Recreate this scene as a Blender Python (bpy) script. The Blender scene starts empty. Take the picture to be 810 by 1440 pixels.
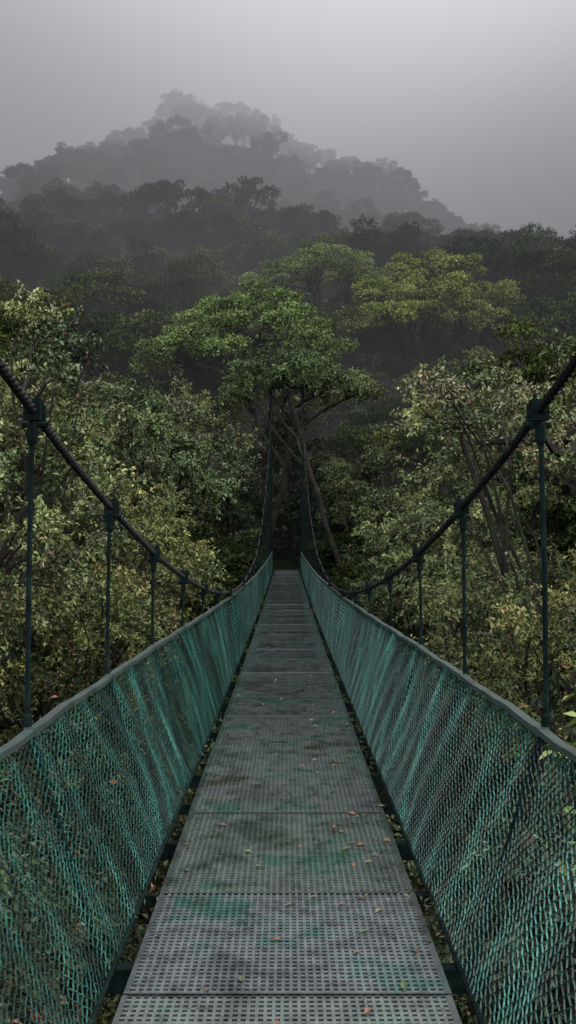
import bpy, math, numpy as np
from mathutils import Vector
R=np.random.default_rng(7)
sc=bpy.context.scene
col=sc.collection
# ------------------------------------------------------------------ helpers
class MB:
    def __init__(s): s.v=[];s.f=[];s.c=[];s.m=[];s.n=0
    def add(s,v,f,c=(1,1,1),m=0):
        v=np.asarray(v,float).reshape(-1,3); f=np.asarray(f,np.int64).reshape(-1,4)
        c=np.asarray(c,float)
        if c.ndim==1: c=np.tile(c,(len(v),1))
        s.v.append(v); s.f.append(f+s.n); s.c.append(c); s.m.append(np.full(len(f),m)); s.n+=len(v)
    def mesh(s,name,mats,smooth=False):
        v=np.concatenate(s.v); f=np.concatenate(s.f); c=np.concatenate(s.c); m=np.concatenate(s.m)
        me=bpy.data.meshes.new(name)
        me.vertices.add(len(v)); me.vertices.foreach_set('co',v.astype(np.float32).ravel())
        me.loops.add(len(f)*4); me.loops.foreach_set('vertex_index',f.astype(np.int32).ravel())
        me.polygons.add(len(f)); me.polygons.foreach_set('loop_start',np.arange(0,len(f)*4,4,dtype=np.int32))
        me.polygons.foreach_set('loop_total',np.full(len(f),4,dtype=np.int32))
        me.polygons.foreach_set('material_index',m.astype(np.int32))
        me.polygons.foreach_set('use_smooth',np.full(len(f),smooth))
        a=me.attributes.new('col','FLOAT_COLOR','POINT')
        a.data.foreach_set('color',np.hstack([c,np.ones((len(c),1))]).astype(np.float32).ravel())
        for x in mats: me.materials.append(x)
        me.update(calc_edges=True); me.validate()
        return me
    def obj(s,name,mats,parent=None,smooth=False):
        o=bpy.data.objects.new(name,s.mesh(name,mats,smooth)); col.objects.link(o)
        if parent: o.parent=parent
        return o
def empty(name,loc=(0,0,0)):
    o=bpy.data.objects.new(name,None); o.location=loc; col.objects.link(o); return o
def nrm(a): return a/np.maximum(np.linalg.norm(a,axis=-1,keepdims=True),1e-9)
def tubes(mb,P,r,sides=4,ref=None,c=(1,1,1),m=0,closed=True):
    P=np.asarray(P,float)
    if P.ndim==2: P=P[None]
    M,N,_=P.shape
    r=np.broadcast_to(np.asarray(r,float),(M,N))
    t=np.empty_like(P); t[:,1:-1]=P[:,2:]-P[:,:-2]; t[:,0]=P[:,1]-P[:,0]; t[:,-1]=P[:,-1]-P[:,-2]; t=nrm(t)
    if ref is None:
        d=nrm(P[:,-1]-P[:,0]); a=np.where(np.abs(d[:,2:3])<.8,np.array([[0,0,1.]]),np.array([[1.,0,0]])); ref=nrm(np.cross(d,a))
    else: ref=np.tile(np.asarray(ref,float),(M,1))
    n1=nrm(ref[:,None]-(t*ref[:,None]).sum(-1,keepdims=True)*t); n2=np.cross(t,n1)
    ang=np.arange(sides)*2*np.pi/sides+np.pi/sides
    V=P[:,:,None]+r[:,:,None,None]*(np.cos(ang)[None,None,:,None]*n1[:,:,None]+np.sin(ang)[None,None,:,None]*n2[:,:,None])
    idx=np.arange(M*N*sides).reshape(M,N,sides); nx=np.roll(idx,-1,axis=2)
    F=np.stack([idx[:,:-1],nx[:,:-1],nx[:,1:],idx[:,1:]],-1).reshape(-1,4)
    mb.add(V,F,c,m)
    if sides==4 and closed:
        mb2=np.concatenate([idx[:,0][:,::-1],idx[:,-1]]).reshape(-1,4)
        mb.f.append(mb2+mb.n-M*N*sides); mb.m.append(np.full(len(mb2),m))
def boxes(mb,lo,hi,c=(1,1,1),m=0):
    lo=np.atleast_2d(lo).astype(float); hi=np.atleast_2d(hi).astype(float); K=len(lo)
    k=np.array([[0,0,0],[1,0,0],[1,1,0],[0,1,0],[0,0,1],[1,0,1],[1,1,1],[0,1,1]],float)
    V=lo[:,None]+k[None]*(hi-lo)[:,None]
    q=np.array([[0,3,2,1],[4,5,6,7],[0,1,5,4],[1,2,6,5],[2,3,7,6],[3,0,4,7]])
    F=(np.arange(K)[:,None,None]*8+q[None]).reshape(-1,4)
    c=np.asarray(c,float)
    if c.ndim==2: c=np.repeat(c,8,axis=0)
    mb.add(V,F,c,m)
def leaves(mb,C,D,Nn,L,W,c,m=0):
    """diamond leaves: base C, direction D, normal Nn"""
    D=nrm(D); S=nrm(np.cross(D,Nn)); Nn=np.cross(S,D)
    L=np.asarray(L)[:,None]; W=np.asarray(W)[:,None]
    mid=C+D*L*.45
    V=np.stack([C,mid+S*W*.5+Nn*W*.14,C+D*L-Nn*L*.12,mid-S*W*.5+Nn*W*.14],1)
    F=np.arange(len(C)*4).reshape(-1,4)
    mb.add(V,F,np.repeat(c,4,axis=0),m)
def sstep(a,b,x):
    t=np.clip((x-a)/(b-a),0,1); return t*t*(3-2*t)
# ------------------------------------------------------------------ materials
def newmat(name):
    m=bpy.data.materials.new(name); m.use_nodes=True; nt=m.node_tree
    return m,nt,nt.nodes['Principled BSDF'],nt.nodes['Material Output']
def noise(nt,scale,detail=5,rough=.6,vec=None,mapscale=None):
    n=nt.nodes.new('ShaderNodeTexNoise'); n.inputs['Scale'].default_value=scale; n.inputs['Detail'].default_value=detail; n.inputs['Roughness'].default_value=rough
    tc=nt.nodes.new('ShaderNodeTexCoord'); src=tc.outputs['Object']
    if mapscale:
        mp=nt.nodes.new('ShaderNodeMapping'); mp.inputs['Scale'].default_value=mapscale; nt.links.new(src,mp.inputs['Vector']); src=mp.outputs['Vector']
    nt.links.new(src,n.inputs['Vector']); return n
def ramp(nt,fac,stops):
    r=nt.nodes.new('ShaderNodeValToRGB'); nt.links.new(fac,r.inputs['Fac'])
    e=r.color_ramp.elements
    while len(e)<len(stops): e.new(.5)
    for i,(p,c) in enumerate(stops):
        e[i].position=p; e[i].color=(*c,1) if len(c)==3 else c
    return r
def mix(nt,fac,a,b,mode='MIX'):
    n=nt.nodes.new('ShaderNodeMix'); n.data_type='RGBA'; n.blend_type=mode
    if isinstance(fac,(int,float)): n.inputs[0].default_value=fac
    else: nt.links.new(fac,n.inputs[0])
    for s,i in ((a,6),(b,7)):
        if isinstance(s,tuple): n.inputs[i].default_value=(*s,1)
        else: nt.links.new(s,n.inputs[i])
    return n.outputs[2]
def bump(nt,b,h,st,dist=.01):
    n=nt.nodes.new('ShaderNodeBump'); n.inputs['Strength'].default_value=st; n.inputs['Distance'].default_value=dist
    nt.links.new(h,n.inputs['Height']); nt.links.new(n.outputs[0],b.inputs['Normal'])
def leafmat(name,rough=.5,spec=.25,simple=False):
    m,nt,b,out=newmat(name)
    at=nt.nodes.new('ShaderNodeAttribute'); at.attribute_name='col'
    oi=nt.nodes.new('ShaderNodeObjectInfo')
    rr=ramp(nt,oi.outputs['Random'],[(0,(.6,.72,.75)),(.5,(1,1,1)),(1,(1.35,1.2,.95))])
    c=mix(nt,1.0,at.outputs['Color'],rr.outputs[0],'MULTIPLY')
    if simple:
        nt.nodes.remove(b); d=nt.nodes.new('ShaderNodeBsdfDiffuse'); nt.links.new(c,d.inputs['Color']); nt.links.new(d.outputs[0],out.inputs['Surface']); return m
    nt.links.new(c,b.inputs['Base Color']); b.inputs['Roughness'].default_value=rough
    b.inputs['Specular IOR Level'].default_value=spec
    return m
LEAF=leafmat('leaf'); FLEAF=leafmat('forest_leaf',simple=True)
BARK,nt,b,_=newmat('mossy_bark')
n=noise(nt,3,6,.7); r=ramp(nt,n.outputs[0],[(.35,(.009,.0075,.006)),(.55,(.022,.018,.013)),(.68,(.022,.032,.012))])
nt.links.new(r.outputs[0],b.inputs['Base Color']); b.inputs['Roughness'].default_value=.9; b.inputs['Specular IOR Level'].default_value=.15
n2=noise(nt,14,6,.7,mapscale=(1,1,.3)); bump(nt,b,n2.outputs[0],.8,.03)
GROUND,nt,b,_=newmat('forest_floor')
n=noise(nt,.6,8,.7); r=ramp(nt,n.outputs[0],[(.3,(.010,.010,.006)),(.5,(.013,.019,.008)),(.7,(.025,.035,.012))])
nt.links.new(r.outputs[0],b.inputs['Base Color']); b.inputs['Roughness'].default_value=1; b.inputs['Specular IOR Level'].default_value=.1
bump(nt,b,n.outputs[0],1,.5)
WIRE,nt,b,_=newmat('green_wire')
n=noise(nt,1.0,6,.65,mapscale=(3,5,.8)); n3=noise(nt,45,4,.7)
r=ramp(nt,n.outputs[0],[(.34,(.003,.009,.0072)),(.46,(.006,.028,.021)),(.56,(.012,.072,.055)),(.68,(.05,.18,.14))])
r3=ramp(nt,n3.outputs[0],[(.38,(.25,.25,.22)),(.52,(1,1,1))])
nt.links.new(mix(nt,1.0,r.outputs[0],r3.outputs[0],'MULTIPLY'),b.inputs['Base Color'])
b.inputs['Roughness'].default_value=.34; b.inputs['Specular IOR Level'].default_value=.3
STEEL,nt,b,_=newmat('dark_green_steel')
n=noise(nt,9,6,.7); r=ramp(nt,n.outputs[0],[(.35,(.002,.003,.003)),(.55,(.003,.008,.007)),(.75,(.008,.02,.016))])
nt.links.new(r.outputs[0],b.inputs['Base Color']); b.inputs['Roughness'].default_value=.8; b.inputs['Specular IOR Level'].default_value=.05
bump(nt,b,n.outputs[0],.4,.004)
RAIL,nt,b,_=newmat('weathered_rail')
n=noise(nt,6,7,.7); r=ramp(nt,n.outputs[0],[(.32,(.008,.010,.009)),(.5,(.020,.028,.025)),(.62,(.018,.038,.032)),(.75,(.010,.018,.009))])
nt.links.new(r.outputs[0],b.inputs['Base Color']); b.inputs['Roughness'].default_value=.45; bump(nt,b,n.outputs[0],.5,.004)
CABLE,nt,b,_=newmat('steel_cable')
n=noise(nt,20,5,.7); r=ramp(nt,n.outputs[0],[(.35,(.004,.004,.005)),(.6,(.009,.008,.008)),(.75,(.035,.026,.022))])
nt.links.new(r.outputs[0],b.inputs['Base Color']); b.inputs['Roughness'].default_value=.7; b.inputs['Specular IOR Level'].default_value=.12
DECK,nt,b,_=newmat('wet_deck_grating')
at=nt.nodes.new('ShaderNodeAttribute'); at.attribute_name='col'
n=noise(nt,1.7,9,.76); r=ramp(nt,n.outputs[0],[(.30,(.014,.02,.019)),(.42,(.04,.048,.046)),(.52,(.075,.084,.081)),(.60,(.022,.06,.045)),(.76,(.018,.036,.02))])
n2=noise(nt,9,7,.75); r2=ramp(nt,n2.outputs[0],[(.36,(.4,.38,.35)),(.5,(1,1,1)),(.72,(1.3,1.3,1.3))])
n5=noise(nt,1.1,8,.78); r5=ramp(nt,n5.outputs[0],[(.57,(0,0,0)),(.65,(1,1,1))])
c=mix(nt,1.0,r.outputs[0],r2.outputs[0],'MULTIPLY'); c=mix(nt,r5.outputs[0],c,(.022,.017,.011)); c=mix(nt,1.0,c,at.outputs['Color'],'MULTIPLY')
nt.links.new(c,b.inputs['Base Color'])
rr=ramp(nt,n.outputs[0],[(.35,(.05,.05,.05)),(.6,(.16,.16,.16))]); nt.links.new(rr.outputs[0],b.inputs['Roughness'])
b.inputs['Metallic'].default_value=.15; b.inputs['Specular IOR Level'].default_value=1.0; bump(nt,b,n2.outputs[0],.3,.004)
b.inputs['Coat Weight'].default_value=.6; b.inputs['Coat Roughness'].default_value=.06
# ------------------------------------------------------------------ terrain
GY=[-200,46,60,100,150,190,215,260,320,370,450,1200]; GZ=[.3,.3,4,20,42,55,58,92,148,156,130,110]
def terrain(x,y):
    x=np.asarray(x,float); y=np.asarray(y,float)
    s=sstep(20,43,y); z=-14+14.3*s
    z=z+14*sstep(-8,-30,y)
    g=np.interp(y,GY,GZ)-.3
    lat_mid=1-.68*sstep(14,75,x)*sstep(90,165,y)
    mt=np.where(x>-20,1-.22*sstep(-20,55,x)-.45*sstep(45,120,x),1-.36*sstep(30,150,-x))
    w=sstep(200,300,y)
    g=g*((1-w)*lat_mid+w*mt)
    z=z+g
    z=z+np.where(x<0,7,4)*sstep(7,45,np.abs(x))
    z=z+120*sstep(380,520,y)*sstep(40,160,x)
    amp=.6+3.5*sstep(60,200,y)
    z=z+amp*(np.sin(x*.09+y*.05+1)+np.sin(x*.05-y*.083+2)+.6*np.sin(x*.19+3)+.5*np.sin(y*.16+x*.1))*sstep(2,20,np.abs(x)+sstep(46,60,y)*20)
    return z
mb=MB()
xs=np.concatenate([np.arange(-700,-100,20),np.arange(-100,100,2.5),np.arange(100,701,20)])
ys=np.concatenate([np.arange(-300,-40,20),np.arange(-40,120,2.0),np.arange(120,400,5),np.arange(400,1201,25)])
X,Y=np.meshgrid(xs,ys); Z=terrain(X,Y); nx=len(xs); ny=len(ys)
i=np.arange(nx*ny).reshape(ny,nx)
mb.add(np.stack([X,Y,Z],-1),np.stack([i[:-1,:-1],i[:-1,1:],i[1:,1:],i[1:,:-1]],-1).reshape(-1,4))
mb.obj('terrain',[GROUND],smooth=True)
# ------------------------------------------------------------------ trees
A=lambda p,k: [tuple(np.array(c)*k) for c in p]
GREEN=[(.056,.078,.026),(.072,.09,.03),(.044,.063,.022),(.086,.10,.037)]
OLIVE=[(.12,.138,.045),(.094,.112,.038),(.155,.16,.058),(.068,.087,.027)]
BROWN=[(.115,.108,.046),(.09,.105,.036),(.13,.114,.053),(.058,.078,.025)]
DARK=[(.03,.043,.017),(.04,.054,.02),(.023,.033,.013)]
UMB=[(.19,.235,.075),(.155,.20,.06),(.12,.16,.05),(.21,.25,.085)]
def curve_pts(a,b,k,up,rng,wob):
    t=np.linspace(0,1,k)[:,None]; L=np.linalg.norm(b-a)
    mid=(a+b)/2+np.array([0,0,up*L])+rng.normal(0,wob*L,3)
    p=(1-t)**2*a+2*t*(1-t)*mid+t**2*b
    p[1:-1]+=rng.normal(0,wob*L*.18,(k-2,3)); return p
def tree_mesh(name,seed,H,rad,rz,shape='dome',lean=(0,0),nclump=70,clr=(.5,1.0),flat=.55,nleaf=14000,leaf=.22,pal=GREEN,trunk=.25,twigs=False,sag=0,limbs=7,low=.35,lw=.5,mat=None):
    rng=np.random.default_rng(seed); mb=MB()
    cc=np.array([lean[0],lean[1],H-rz])
    ph=rng.uniform(0,6.28,6); 
    d=nrm(rng.normal(0,1,(nclump,3)))
    if shape=='dome': d[:,2]=np.abs(d[:,2])*1.0-.12
    else: d[:,2]=d[:,2]*.9+.1
    az=np.arctan2(d[:,1],d[:,0])
    irr=1+.16*np.sin(2*az+ph[0])+.13*np.sin(3*az+ph[1]+2*d[:,2])+.1*np.sin(5*az+ph[2]+3*d[:,2])
    rr=rng.uniform(.45,1,nclump)**.55*irr
    C=cc+d*rr[:,None]*np.array([rad,rad,rz])
    C[:,2]-=sag*(np.hypot(C[:,0]-cc[0],C[:,1]-cc[1])/rad)**2
    cr=rng.uniform(clr[0],clr[1],nclump)
    top=cc+np.array([0,0,-rz*low]); 
    tp=curve_pts(np.zeros(3)-[0,0,.6],top,9,.0,rng,.05)
    tubes(mb,tp,trunk*np.linspace(1.25,.6,9),8,m=1)
    K=limbs; cen=C[rng.choice(nclump,K,False)].copy()
    for _ in range(6):
        lab=np.argmin(((C[:,None]-cen[None])**2).sum(-1),1)
        for k in range(K):
            if (lab==k).any(): cen[k]=C[lab==k].mean(0)
    for k in range(K):
        if not (lab==k).any(): continue
        st=tp[rng.integers(5,9)]
        e=cen[k]-np.array([0,0,cr.mean()*.4])
        lp=curve_pts(st,e,7,.10 if shape!='spread' else -.03,rng,.09)
        tubes(mb,lp,trunk*np.linspace(.55,.2,7),6,m=1)
        for j in np.where(lab==k)[0]:
            s0=lp[rng.integers(3,7)]
            bp=curve_pts(s0,C[j],5,.05,rng,.1)
            tubes(mb,bp,trunk*np.linspace(.2,.05,5),4,m=1)
    pal=np.array(pal); cl=pal[rng.integers(0,len(pal),nclump)]*rng.uniform(.5,1.45,nclump)[:,None]
    if not twigs:
        w=cr**2; lab=rng.choice(nclump,nleaf,p=w/w.sum())
        dd=nrm(rng.normal(0,1,(nleaf,3))); dd[:,2]=np.where(rng.random(nleaf)<.7,np.abs(dd[:,2]),dd[:,2])
        r0=cr[lab]*rng.uniform(.3,1.0,nleaf)**.5*(1+.25*np.sin(5*dd[:,0]+7*dd[:,1]+lab))
        P=C[lab]+dd*r0[:,None]*np.array([1,1,flat])
        N=nrm(dd*.6+np.array([0,0,.7])+rng.normal(0,.45,(nleaf,3)))
        D=nrm(dd+rng.normal(0,.7,(nleaf,3))-[0,0,.2])
        L=leaf*rng.uniform(.6,1.3,nleaf)
        leaves(mb,P,D,N,L,L*lw*1.3,cl[lab]*rng.uniform(.7,1.3,nleaf)[:,None]*(1+rng.normal(0,.08,(nleaf,3))))
    else:
        nt_=int(twigs); per=max(6,nleaf//(nclump*nt_))
        T=nclump*nt_; lab=np.repeat(np.arange(nclump),nt_)
        dd=nrm(rng.normal(0,1,(T,3))+nrm(C[lab]-cc)*.6); dd[:,2]=dd[:,2]*flat+.12; dd=nrm(dd)
        ln=cr[lab]*rng.uniform(.6,1.25,T)
        st=C[lab]+rng.normal(0,.08,(T,3))
        k=5; t=np.linspace(0,1,k)
        TP=st[:,None]+dd[:,None]*ln[:,None,None]*t[None,:,None]
        TP[:,:,2]-=(.18*ln)[:,None]*t[None]**2
        TP[:,1:]+=rng.normal(0,.025,(T,k-1,3))
        tubes(mb,TP,(.006*np.linspace(1.2,.35,k))[None],3,m=1)
        u=rng.uniform(.12,1,(T,per)); s=u*(k-1); i0=np.clip(s.astype(int),0,k-2); fr=(s-i0)[...,None]
        ti=np.arange(T)[:,None]
        P=(TP[ti,i0]*(1-fr)+TP[ti,i0+1]*fr).reshape(-1,3); n_=len(P)
        P+=rng.normal(0,.02,(n_,3))
        tw=np.repeat(dd,per,axis=0)
        D=nrm(tw*.6+rng.normal(0,.7,(n_,3))-[0,0,.15]); N=nrm(np.array([0,0,1.])+rng.normal(0,.5,(n_,3)))
        L=leaf*rng.uniform(.5,1.25,n_)
        labl=np.repeat(lab,per)
        tc=np.repeat(rng.uniform(.7,1.35,T),per)
        cc_=cl[labl]*tc[:,None]*rng.uniform(.65,1.35,n_)[:,None]
        red=rng.random(n_)<.03; cc_[red]=np.array([.13,.055,.03])
        leaves(mb,P,D,N,L,L*lw,cc_)
    return mb.mesh(name,[mat or LEAF,BARK])
def place(name,me,x,y,z=None,rot=0,s=1.0,parent=None,sz=None):
    o=bpy.data.objects.new(name,me); o.location=(x,y,float(terrain(x,y)) if z is None else z)
    o.rotation_euler=(0,0,rot); o.scale=(s,s,sz or s); col.objects.link(o)
    if parent: o.parent=parent
    return o
TM=[];TF=[]
specs=[('dome',10,4.2,2.4,GREEN),('round',11,3.6,3.6,GREEN),('dome',12,5.0,2.6,DARK+GREEN),('round',9,3.4,3.0,OLIVE+GREEN),('dome',9,4.0,2.2,GREEN+OLIVE),('round',12,3.8,4.4,DARK)]
for k,(sh,H,ra,rz,pal) in enumerate(specs):
    TM.append(tree_mesh('forest_tree',100+k,H,ra,rz,sh,nclump=60,clr=(.6,1.3),nleaf=14000,leaf=.25,pal=A(pal,.85),trunk=.24,mat=FLEAF))
    TF.append(tree_mesh('far_tree',150+k,H,ra,rz,sh,nclump=44,clr=(.6,1.2),nleaf=5500,leaf=.38,pal=A(pal,1),trunk=.24,mat=FLEAF))
BU=[tree_mesh('undergrowth',200+k,2.6,1.9,1.3,'round',nclump=26,clr=(.4,.8),nleaf=5000,leaf=.18,pal=p,trunk=.06,mat=FLEAF) for k,p in enumerate([GREEN,DARK+GREEN,GREEN+OLIVE,A(DARK,.8)])]
forest=empty('distant_forest'); under=empty('undergrowth_foliage')
def scatter(y0,y1,step,fn,wid=.40,pad=10):
    y=y0
    while y<y1:
        half=wid*y+pad; x=-half
        while x<half:
            px=x+R.uniform(-.45,.45)*step; py=y+R.uniform(-.45,.45)*step
            fn(px,py); x+=step
        y+=step
def ftree(x,y):
    if y<50 and abs(x)<6.5: return
    if y<66 and abs(x)<3: return
    if y<44 and x>-9 and x<9: return
    if 42<y<59 and abs(x)<11:
        if y>50 and abs(x)>3: place('tree',TM[[2,5][R.integers(2)]],x,y,None,R.uniform(0,6.28),.62,forest)
        return
    if 52<y<76 and -9<x<14 : 
        if R.random()<.8:
            place('tree',TM[[2,5,1][R.integers(3)]],x,y,None,R.uniform(0,6.28),.66,forest); return
    s=R.uniform(.7,1.3)
    if y<80: s*=.85
    me=(TM if y<120 else TF)[R.integers(len(TM))]
    if y<56: me=TM[[1,2,5][R.integers(3)]]; s*=.9
    place('tree',me,x,y,None,R.uniform(0,6.28),s,forest,s*R.uniform(.85,1.15))
scatter(30,130,5.8,ftree)
scatter(130,375,7.2,ftree)
def ftree2(x,y):
    if x<20: return
    place('tree',TF[R.integers(len(TM))],x,y,None,R.uniform(0,6.28),1.6,forest)
scatter(420,540,15,ftree2)
def fbush(x,y):
    if abs(x)<1.9: return
    k=R.integers(3); s=R.uniform(.8,1.5)
    if y>30 and y<56 and abs(x)<6: k=3; s=R.uniform(.9,1.3) if abs(x)>3.2 else .6
    place('bush',BU[k],x,y,None,R.uniform(0,6.28),s,under)
scatter(24,70,2.6,fbush,wid=.4,pad=4)
for sg in (-1,1):
    for q in range(9):
        yy=34+q*1.5; xx=sg*R.uniform(2.0,3.4); place('bush',BU[3],xx,yy,float(terrain(xx,yy))-.2,R.uniform(0,6.28),R.uniform(.6,.85),under)
NT=[tree_mesh('rainforest_tree',300+k,11,2.9,2.6,'round',nclump=80,clr=(.45,.85),nleaf=28000,leaf=.11,pal=p,trunk=.2,twigs=14,lw=.5,limbs=8) for k,p in enumerate([A(DARK,.7),A(DARK+GREEN,.75),A(GREEN+DARK,1)])]
for (x,y) in [(-5,4),(-9,8),(5.2,5),(9,8),(-8.5,15),(8.5,15),(5.5,20),(-6,21),(-10.5,22),(10.5,22),(7,28),(-7.5,29),(-12,30),(13,30),(4.6,11),(-4.6,12),(5.5,33),(-5.5,35),(9.5,36),(-10,36),(4.4,25.5),(0.5,17),(-.5,27),(0,8),(1,34)]:
    cap=-1.0 if abs(x)>3 else -4.0
    g=float(terrain(x,y)); topz=cap+R.uniform(-.8,.8)+(1.5 if abs(x)>7 else 0)+ (1.5 if y>24 and abs(x)>3 else 0)
    s=R.uniform(.95,1.2); z0=topz-11*s
    z0=max(z0,g-1.0) if abs(x)>3 else min(g,z0)
    place('rainforest_tree',NT[R.integers(3) if y>14 else R.integers(2)],x,y,z0,R.uniform(0,6.28),s)
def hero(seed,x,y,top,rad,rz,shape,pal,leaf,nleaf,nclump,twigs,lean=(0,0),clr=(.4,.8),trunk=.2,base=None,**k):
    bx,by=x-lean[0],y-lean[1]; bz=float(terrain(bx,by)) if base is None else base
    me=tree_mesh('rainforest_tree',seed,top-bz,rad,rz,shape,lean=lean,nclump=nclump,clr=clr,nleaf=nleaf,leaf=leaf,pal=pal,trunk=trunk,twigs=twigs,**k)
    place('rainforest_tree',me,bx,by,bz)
hero(1,-4.9,9.3,4.9,2.3,3.4,'round',A(OLIVE+GREEN,1.2),.08,60000,92,19,lean=(1.2,0),clr=(.35,.75))
hero(2,-6.2,14.5,5.8,3.3,3.6,'round',A(OLIVE+DARK,1.1),.10,48000,96,16,lean=(.8,0))
hero(3,-4.3,25,6.0,2.6,2.6,'dome',A(BROWN+OLIVE,1.25),.11,40000,72,16,lean=(-.4,0),clr=(.45,.8))
hero(4,-3.9,21,2.9,2.1,2.2,'round',A(OLIVE+GREEN,1.1),.10,32000,60,16)
hero(5,-9.5,24,7.6,3.6,3.2,'dome',BROWN+GREEN,.12,34000,80,16)
hero(6,4.6,13.5,4.7,3.3,1.1,'spread',A(BROWN+OLIVE,1.15),.09,22000,58,13,lean=(-3.2,0),flat=.28,trunk=.2,low=.2)
hero(7,10,25,7.0,3.2,1.8,'spread',A(GREEN,.8),.12,22000,70,12,lean=(-1,0),flat=.35)
hero(8,3.9,24,2.6,1.9,1.8,'round',A(GREEN+OLIVE,1.2),.10,28000,54,16)
hero(9,4.4,12.5,1.2,1.9,1.7,'round',OLIVE+GREEN,.08,28000,56,16)
hero(10,4.6,18,1.6,2.1,2.0,'round',OLIVE+GREEN,.09,28000,56,16)
hero(11,-3.6,15.5,1.2,1.6,1.8,'round',OLIVE+GREEN,.09,24000,54,16)
hero(12,-3.4,6.2,-.2,1.5,1.6,'round',A(DARK+GREEN,.8),.08,22000,60,16)
hero(13,3.7,6.8,-.1,1.6,1.5,'round',A(DARK+GREEN,.8),.08,22000,60,16)
# jungle gateway round the far tower
hero(14,-3.6,42,6.4,2.3,3.2,'round',DARK+GREEN,.15,20000,70,14,trunk=.2)
hero(15,3.8,42.5,6.2,2.4,3.2,'round',DARK+GREEN,.15,20000,70,14,trunk=.2)
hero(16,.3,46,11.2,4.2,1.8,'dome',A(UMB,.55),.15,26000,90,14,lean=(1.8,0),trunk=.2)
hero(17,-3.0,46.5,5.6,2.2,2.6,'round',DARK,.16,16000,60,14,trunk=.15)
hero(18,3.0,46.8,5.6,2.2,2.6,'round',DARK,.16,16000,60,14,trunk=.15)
hero(19,.2,48.6,9.0,2.3,4.4,'round',A(DARK,.45),.16,34000,110,14,trunk=.12)  # tree added to darken the opening, its shade put into near-black leaf colour
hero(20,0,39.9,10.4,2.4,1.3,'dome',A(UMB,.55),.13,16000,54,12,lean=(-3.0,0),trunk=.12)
def umb(seed,x,y,top,rad,rz,nl,lean=(0,0),pal=UMB):
    bx,by=x-lean[0],y-lean[1]; bz=float(terrain(bx,by))
    me=tree_mesh('umbrella_tree',seed,top-bz,rad,rz,'dome',lean=lean,nclump=260,clr=(.45,.95),flat=.5,nleaf=nl,leaf=.175,pal=pal,trunk=.35,sag=1.7,limbs=11,low=.9,mat=FLEAF)
    place('umbrella_tree',me,bx,by,bz)
umb(21,-2.6,60,18.9,7.3,3.4,95000,lean=(-1.5,0))
umb(22,11.3,74,26.2,7.2,5.4,95000,lean=(.6,0),pal=A(UMB,.9))
umb(23,3.2,86,30.8,8.4,3.6,80000,pal=UMB)
umb(24,31,98,36.5,5.0,4.0,24000,pal=DARK)
# ------------------------------------------------------------------ bridge
Y0,Y1=-14.0,41.0
def zd(y): return .45*np.clip((np.asarray(y,float)-8)/33,0,None)**2+.35*np.clip((4-np.asarray(y,float))/18,0,None)**2
def xr(y): return np.interp(y,[-14,0,4,6.5,9,13,20,42],[1.02,1.02,1.0,.95,.87,.77,.69,.66])
def xb(y): return np.full_like(np.asarray(y,float),.665)
def zr(y): return zd(y)+.87
def zc(y):
    y=np.asarray(y,float); a=np.where(y<13.5,.0119,.0105); return 1.6+a*(y-13.5)**2-.66
bridge=empty('suspension_footbridge')
mb=MB(); W=.575; P=.03
y=Y0+.37; k=0
while y<Y1:
    Lp=[1.22,.93,1.22,.62,1.22][k%5]
    ye=min(y+Lp-.006,Y1); tint=R.uniform(.75,1.15)*np.array([1,1+R.uniform(-.03,.08),1+R.uniform(-.03,.06)])
    dz=R.uniform(-.004,.004); sl=float(zd(ye)-zd(y))
    yy=np.arange(y+.02,ye-.01,P if y<16 else .045)
    if y<-3: yy=yy[::3]
    hw=.0072 if y<16 else .012
    z0=zd(yy)+dz
    sx=R.uniform(-.004,.004)
    boxes(mb,np.stack([np.full_like(yy,-W+sx),yy-hw,z0-.012],-1),np.stack([np.full_like(yy,W+sx),yy+hw,z0],-1),tint)
    xx=np.linspace(-W+.006,W-.006,40)+sx
    lo=np.stack([xx-.006,np.full_like(xx,y),np.full_like(xx,float(zd(y))+dz-.015)],-1); hi=np.stack([xx+.006,np.full_like(xx,ye),np.full_like(xx,float(zd(y))+dz+.001)],-1)
    boxes(mb,lo,hi,tint)
    vv=mb.v[-1]; vv[:,2]+=np.where(vv[:,1]>(y+ye)/2,sl,0)
    for yy_,w in ((y,.009),(ye-.009,.009)):
        boxes(mb,[-W+sx,yy_,float(zd(yy_))+dz-.03],[W+sx,yy_+w,float(zd(yy_))+dz+.002],tint*(.3 if R.random()<.5 else .7))
    for sgn in (-1,1):
        boxes(mb,[sgn*W-.008+sx,y,float(zd(y))+dz-.03],[sgn*W+.012+sx,ye,float(zd(y))+dz+.004],tint*.5)
        vv=mb.v[-1]; vv[:,2]+=np.where(vv[:,1]>(y+ye)/2,sl,0)
    y+=Lp; k+=1
mb.obj('deck',[DECK],bridge)
mb=MB(); yb=np.arange(-13.4,41,1.45)+.0; yb=yb-(yb[np.argmin(abs(yb-3.5))]-3.52)
boxes(mb,np.stack([-xb(yb)-.12,yb-.03,zd(yb)-.13],-1),np.stack([xb(yb)+.12,yb+.03,zd(yb)-.04],-1))
ym=yb[:-1]+.72
boxes(mb,np.stack([-xb(ym)-.02,ym-.02,zd(ym)-.10],-1),np.stack([xb(ym)+.02,ym+.02,zd(ym)-.04],-1))
yl=np.linspace(Y0,Y1,160)
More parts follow.
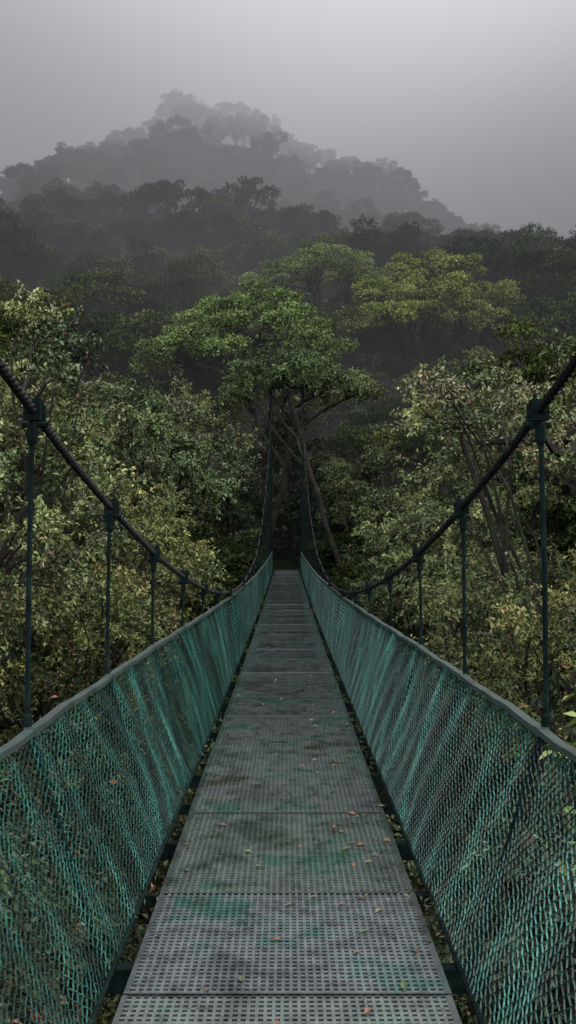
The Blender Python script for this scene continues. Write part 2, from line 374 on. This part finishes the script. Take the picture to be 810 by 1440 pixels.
for sg in (-1,1):
    for xo in (.3,.56): tubes(mb,np.stack([yl*0+sg*xo,yl,zd(yl)-.155],-1),.018,5)
    tubes(mb,np.stack([sg*xb(yl),yl,zd(yl)-.02],-1),.011,6)
    for yp in yb:
        a=np.array([sg*(float(xb(yp))+.03),yp,float(zd(yp))-.1]); e=np.array([sg*(float(xr(yp))+.012),yp,float(zr(yp))])
        tubes(mb,np.stack([a,(a+e)/2,e]),.014,6)
mb.obj('deck_beams_and_posts',[STEEL],bridge)
mb=MB()
for sg in (-1,1):
    yl=np.linspace(Y0,Y1,300)
    wv=.004*np.sin(yl*5.1)+.003*np.sin(yl*13)
    p=np.stack([sg*xr(yl),yl,zr(yl)+wv],-1)
    V=np.stack([p+[-.02,0,-.012],p+[.02,0,-.012],p+[.02,0,.012],p+[-.02,0,.012]],1); idx=np.arange(len(yl)*4).reshape(-1,4); nxt=np.roll(idx,-1,1)
    mb.add(V,np.stack([idx[:-1],nxt[:-1],nxt[1:],idx[1:]],-1).reshape(-1,4))
    for yp in yb:
        c0=np.array([sg*float(xr(yp)),yp,float(zr(yp))]); boxes(mb,c0-[.024,.03,.017],c0+[.024,.03,.017])
mb.obj('top_rail',[RAIL],bridge)
mb=MB()
for sg in (-1,1):
    for (ya,yz,pt,hs,rw) in ((Y0,-1,.09,.08,.003),(-1,12,.027,.0225,.0032),(12,Y1,.05,.05,.006)):
        yw=np.arange(ya,yz,pt); ns=int(.95/hs)+1; t=np.linspace(0,1,ns)
        zig=np.where(np.arange(ns)%2==0,.5,-.5)*pt*1.06
        alt=np.where(np.arange(len(yw))%2==0,1,-1)[:,None]
        yy=yw[:,None]+zig[None]*alt+R.normal(0,.0025,(len(yw),ns))+.012*np.sin(yw[:,None]*1.7+3*t[None])+.006*np.sin(yw[:,None]*9+8*t[None])
        xx=xb(yy)*(1-t)+xr(yy)*t; bulge=.02*np.sin(np.pi*t)[None]*np.sin(yy*2.3)+.006*np.sin(yy*17+t*9)
        dep=np.where(np.arange(ns)%2==0,1,-1)*.002
        zz=(zd(yy)-.03)*(1-t)+zr(yy)*t
        tubes(mb,np.stack([sg*(xx+bulge)+dep,yy,zz],-1),rw,3,ref=(1,0,0))
mb.obj('chain_link_mesh',[WIRE],bridge)
mb=MB()
for sg in (-1,1):
    for yp in yb:
        x=sg*float(xr(yp)); zt=float(zc(yp)); zb=float(zr(yp))-.05
        if zt<zb+.12: 
            continue
        jx=R.normal(0,.004)
        tubes(mb,np.array([[x+jx+sg*.018,yp,zb],[x+jx+sg*.018,yp,(zb+zt)/2],[x+sg*.01,yp,zt]]),.0105,8)
        tubes(mb,np.array([[x+sg*.01,yp,zt-.13],[x+sg*.01,yp,zt-.11],[x+sg*.01,yp,zt-.05],[x+sg*.01,yp,zt-.03]]),[.012,.022,.022,.014],8)
        tubes(mb,np.array([[x+sg*.018,yp,zb+.04],[x+sg*.018,yp,zb+.05],[x+sg*.018,yp,zb+.11],[x+sg*.018,yp,zb+.12]]),[.012,.017,.017,.012],8)
        sl=float(zc(yp+.03)-zc(yp-.03))/.06
        for dy in (-.035,0.03):
            c0=np.array([x,yp+dy,zt+dy*sl]); boxes(mb,c0-[.034,.012,.04],c0+[.034,.012,.045])
            tubes(mb,np.array([c0+[-.02,0,.045],c0+[-.02,0,.065]]),.008,6); tubes(mb,np.array([c0+[.02,0,.045],c0+[.02,0,.065]]),.008,6)
        tubes(mb,np.array([[x-.05*1,yp,zt-.045],[x+.05,yp,zt-.045]]),.012,6)
mb.obj('hangers',[STEEL],bridge,smooth=False)
mb=MB()
for sg in (-1,1):
    N=3400; yl=np.linspace(Y0,Y1,N); ph=yl*2*np.pi/.12
    for s in range(3):
        a=ph+s*2.094
        tubes(mb,np.stack([sg*xr(yl)+.0105*np.cos(a),yl,zc(yl)+.0105*np.sin(a)],-1),.0112,5)
mb.obj('main_cable',[CABLE],bridge,smooth=True)
mb=MB()
for yt in (Y1+.15,Y0-.15):
    zt=float(zc(yt)); zb=float(terrain(0,yt))
    for sg in (-1,1):
        x=sg*.74
        boxes(mb,[x-.06,yt-.06,zb-1],[x+.06,yt+.06,zt+.15])
        boxes(mb,[x-.16,yt-.16,zb-.5],[x+.16,yt+.16,float(zd(yt))-.2])
        dy=8 if yt>0 else -9
        tubes(mb,np.array([[x,yt,zt],[x*1.3,yt+dy,float(terrain(x*1.3,yt+dy))]]),.025,6)
    boxes(mb,[-.68,yt-.04,zt-.05],[.68,yt+.04,zt+.05])
mb.obj('tower',[STEEL],bridge)
mb=MB(); zz=float(zd(Y1))
boxes(mb,[-1.1,Y1+.02,zz-1.6],[1.1,Y1+3.5,zz-.02]); boxes(mb,[-1.1,Y0-3.5,-1.6+float(zd(Y0))],[1.1,Y0-.02,float(zd(Y0))-.02])
mb.obj('landing_slab',[GROUND],bridge)
mb=MB(); n_=240
fx=np.where(R.random(n_)<.6,R.uniform(.2,.57,n_),R.uniform(-.57,.57,n_)); fy=R.uniform(1.8,14,n_)
P_=np.stack([fx,fy,zd(fy)+.008+R.uniform(0,.004,n_)],-1); D_=np.stack([R.normal(0,1,n_),R.normal(0,1,n_),R.normal(0,.08,n_)],-1)
N_=np.stack([R.normal(0,.15,n_),R.normal(0,.15,n_),np.ones(n_)],-1); L_=R.uniform(.012,.055,n_)
cc=np.array([(.12,.05,.025),(.09,.07,.03),(.06,.04,.025),(.06,.08,.03)])[R.integers(0,4,n_)]
leaves(mb,P_,D_,N_,L_,L_*.55,cc)
mb.obj('fallen_leaves',[LEAF])
mb=MB(); n_=5000
fy=R.uniform(1.5,38,n_); keep=np.sin(fy*1.9)+np.sin(fy*4.7+1)+R.normal(0,.6,n_)>.5; fy=fy[keep]; n_=len(fy); sg=np.where(R.random(n_)<.5,-1,1)
P_=np.stack([sg*R.uniform(.585,.68,n_),fy,zd(fy)-.05+R.uniform(0,.05,n_)],-1)
leaves(mb,P_,nrm(R.normal(0,1,(n_,3))+[0,0,.8]),R.normal(0,1,(n_,3)),R.uniform(.012,.04,n_),R.uniform(.008,.02,n_),np.array([(.035,.052,.016),(.055,.06,.02),(.035,.028,.015)])[R.integers(0,3,n_)])
mb.obj('moss',[LEAF])
# broad-leaved plant reaching up beside the right-hand rail
mb=MB(); rg=np.random.default_rng(5)
for q in range(9):
    a=np.array([1.9+rg.uniform(-.1,.3),5.0+rg.uniform(-.3,.3),-3.0]); e=np.array([1.55+rg.uniform(-.1,.4),4.9+rg.uniform(-.3,.3),.78+rg.uniform(-.35,.2)])
    sp=curve_pts(a,e,8,.0,rg,.03); tubes(mb,sp,np.linspace(.014,.004,8),5,m=1)
    nl=10; s_=rg.uniform(4.2,7,nl); i0=np.clip(s_.astype(int),0,6); fr=(s_-i0)[:,None]; B=sp[i0]*(1-fr)+sp[i0+1]*fr
    Dv=nrm(rg.normal(0,1,(nl,3))*[1,1,.5]+[0,0,.15]); L_=rg.uniform(.09,.17,nl)
    leaves(mb,B,Dv,nrm(rg.normal(0,.35,(nl,3))+[0,0,1]),L_,L_*.5,np.array([(.10,.15,.035),(.08,.12,.03),(.13,.17,.05)])[rg.integers(0,3,nl)])
mb.obj('broadleaf_plant',[LEAF,BARK])
# ------------------------------------------------------------------ fog: three stacked self-glowing homogeneous volumes with gently undulating interfaces
def fogmat(name,dens,L):
    m=bpy.data.materials.new(name); m.use_nodes=True; nt=m.node_tree; nt.nodes.remove(nt.nodes['Principled BSDF'])
    ab=nt.nodes.new('ShaderNodeVolumeAbsorption'); ab.inputs['Density'].default_value=dens; ab.inputs['Color'].default_value=(0,0,0,1)
    em=nt.nodes.new('ShaderNodeEmission'); em.inputs['Color'].default_value=(L*.97,L*.985,L*1.04,1); em.inputs['Strength'].default_value=dens  # emission stands in for scattered daylight, so the mist itself glows
    ad=nt.nodes.new('ShaderNodeAddShader'); nt.links.new(ab.outputs[0],ad.inputs[0]); nt.links.new(em.outputs[0],ad.inputs[1])
    nt.links.new(ad.outputs[0],nt.nodes['Material Output'].inputs['Volume']); return m
fog=empty('fog')
fx=np.linspace(-690,690,139); fy=np.linspace(46,1190,115); FX,FY=np.meshgrid(fx,fy)
def gz(x0,y0,sx_,sy_): return np.exp(-((FX-x0)/sx_)**2-((FY-y0)/sy_)**2)
h1=136-22*gz(28,150,95,130)+30*gz(-140,230,95,150)+14*gz(140,300,90,160)  # dip brightens the upper centre of the sky, rises darken its sides
h0=h1-50
def vol(name,lo,hi,mat):
    ny_,nx_=FX.shape; mb=MB()
    V=np.concatenate([np.stack([FX,FY,lo+0*FX],-1).reshape(-1,3),np.stack([FX,FY,hi+0*FX],-1).reshape(-1,3)])
    i=np.arange(ny_*nx_).reshape(ny_,nx_); j=i+ny_*nx_
    F=[np.stack([i[:-1,:-1],i[1:,:-1],i[1:,1:],i[:-1,1:]],-1).reshape(-1,4),np.stack([j[:-1,:-1],j[:-1,1:],j[1:,1:],j[1:,:-1]],-1).reshape(-1,4),
       np.stack([i[0,:-1],i[0,1:],j[0,1:],j[0,:-1]],-1),np.stack([i[-1,1:],i[-1,:-1],j[-1,:-1],j[-1,1:]],-1),
       np.stack([i[1:,0],i[:-1,0],j[:-1,0],j[1:,0]],-1),np.stack([i[:-1,-1],i[1:,-1],j[1:,-1],j[:-1,-1]],-1)]
    mb.add(V,np.concatenate(F)); mb.obj(name,[mat],fog,smooth=False)
vol('valley_mist',-30,h0-.05,fogmat('valley_mist',.0066,.14))
vol('hill_mist',h0,h1-.05,fogmat('hill_mist',.0105,.28))
vol('cloud_base',h1,225,fogmat('cloud_base',.018,2.2))
# ------------------------------------------------------------------ light
w=bpy.data.worlds.new('World'); sc.world=w; w.use_nodes=True; nt=w.node_tree
bg=nt.nodes['Background']; sky=nt.nodes.new('ShaderNodeTexSky'); sky.sky_type='NISHITA'; sky.sun_disc=False
EL,AZ=math.radians(58),math.radians(60)
sky.sun_elevation=EL; sky.sun_rotation=AZ; sky.dust_density=3
hs=nt.nodes.new('ShaderNodeHueSaturation'); hs.inputs['Saturation'].default_value=.3
nt.links.new(sky.outputs[0],hs.inputs['Color']); nt.links.new(hs.outputs[0],bg.inputs['Color']); bg.inputs['Strength'].default_value=.95
sd=bpy.data.lights.new('sun','SUN'); sd.energy=3.2; sd.angle=math.radians(25); sd.color=(1,.97,.92)
so=bpy.data.objects.new('sun',sd); col.objects.link(so)
dirv=Vector((math.sin(AZ)*math.cos(EL),math.cos(AZ)*math.cos(EL),math.sin(EL)))
so.rotation_euler=dirv.to_track_quat('Z','Y').to_euler()
cd=bpy.data.cameras.new('camera'); cd.sensor_fit='VERTICAL'; cd.sensor_height=24; cd.lens=24*1247/1440; cd.clip_end=3000
co=bpy.data.objects.new('camera',cd); col.objects.link(co); co.location=(0,0,1.6)
co.rotation_euler=(math.radians(90+2.16),0,math.radians(-.09)); sc.camera=co
sc.view_settings.view_transform='Standard'; sc.view_settings.look='None'; sc.view_settings.exposure=0
print('objects',len(bpy.data.objects))
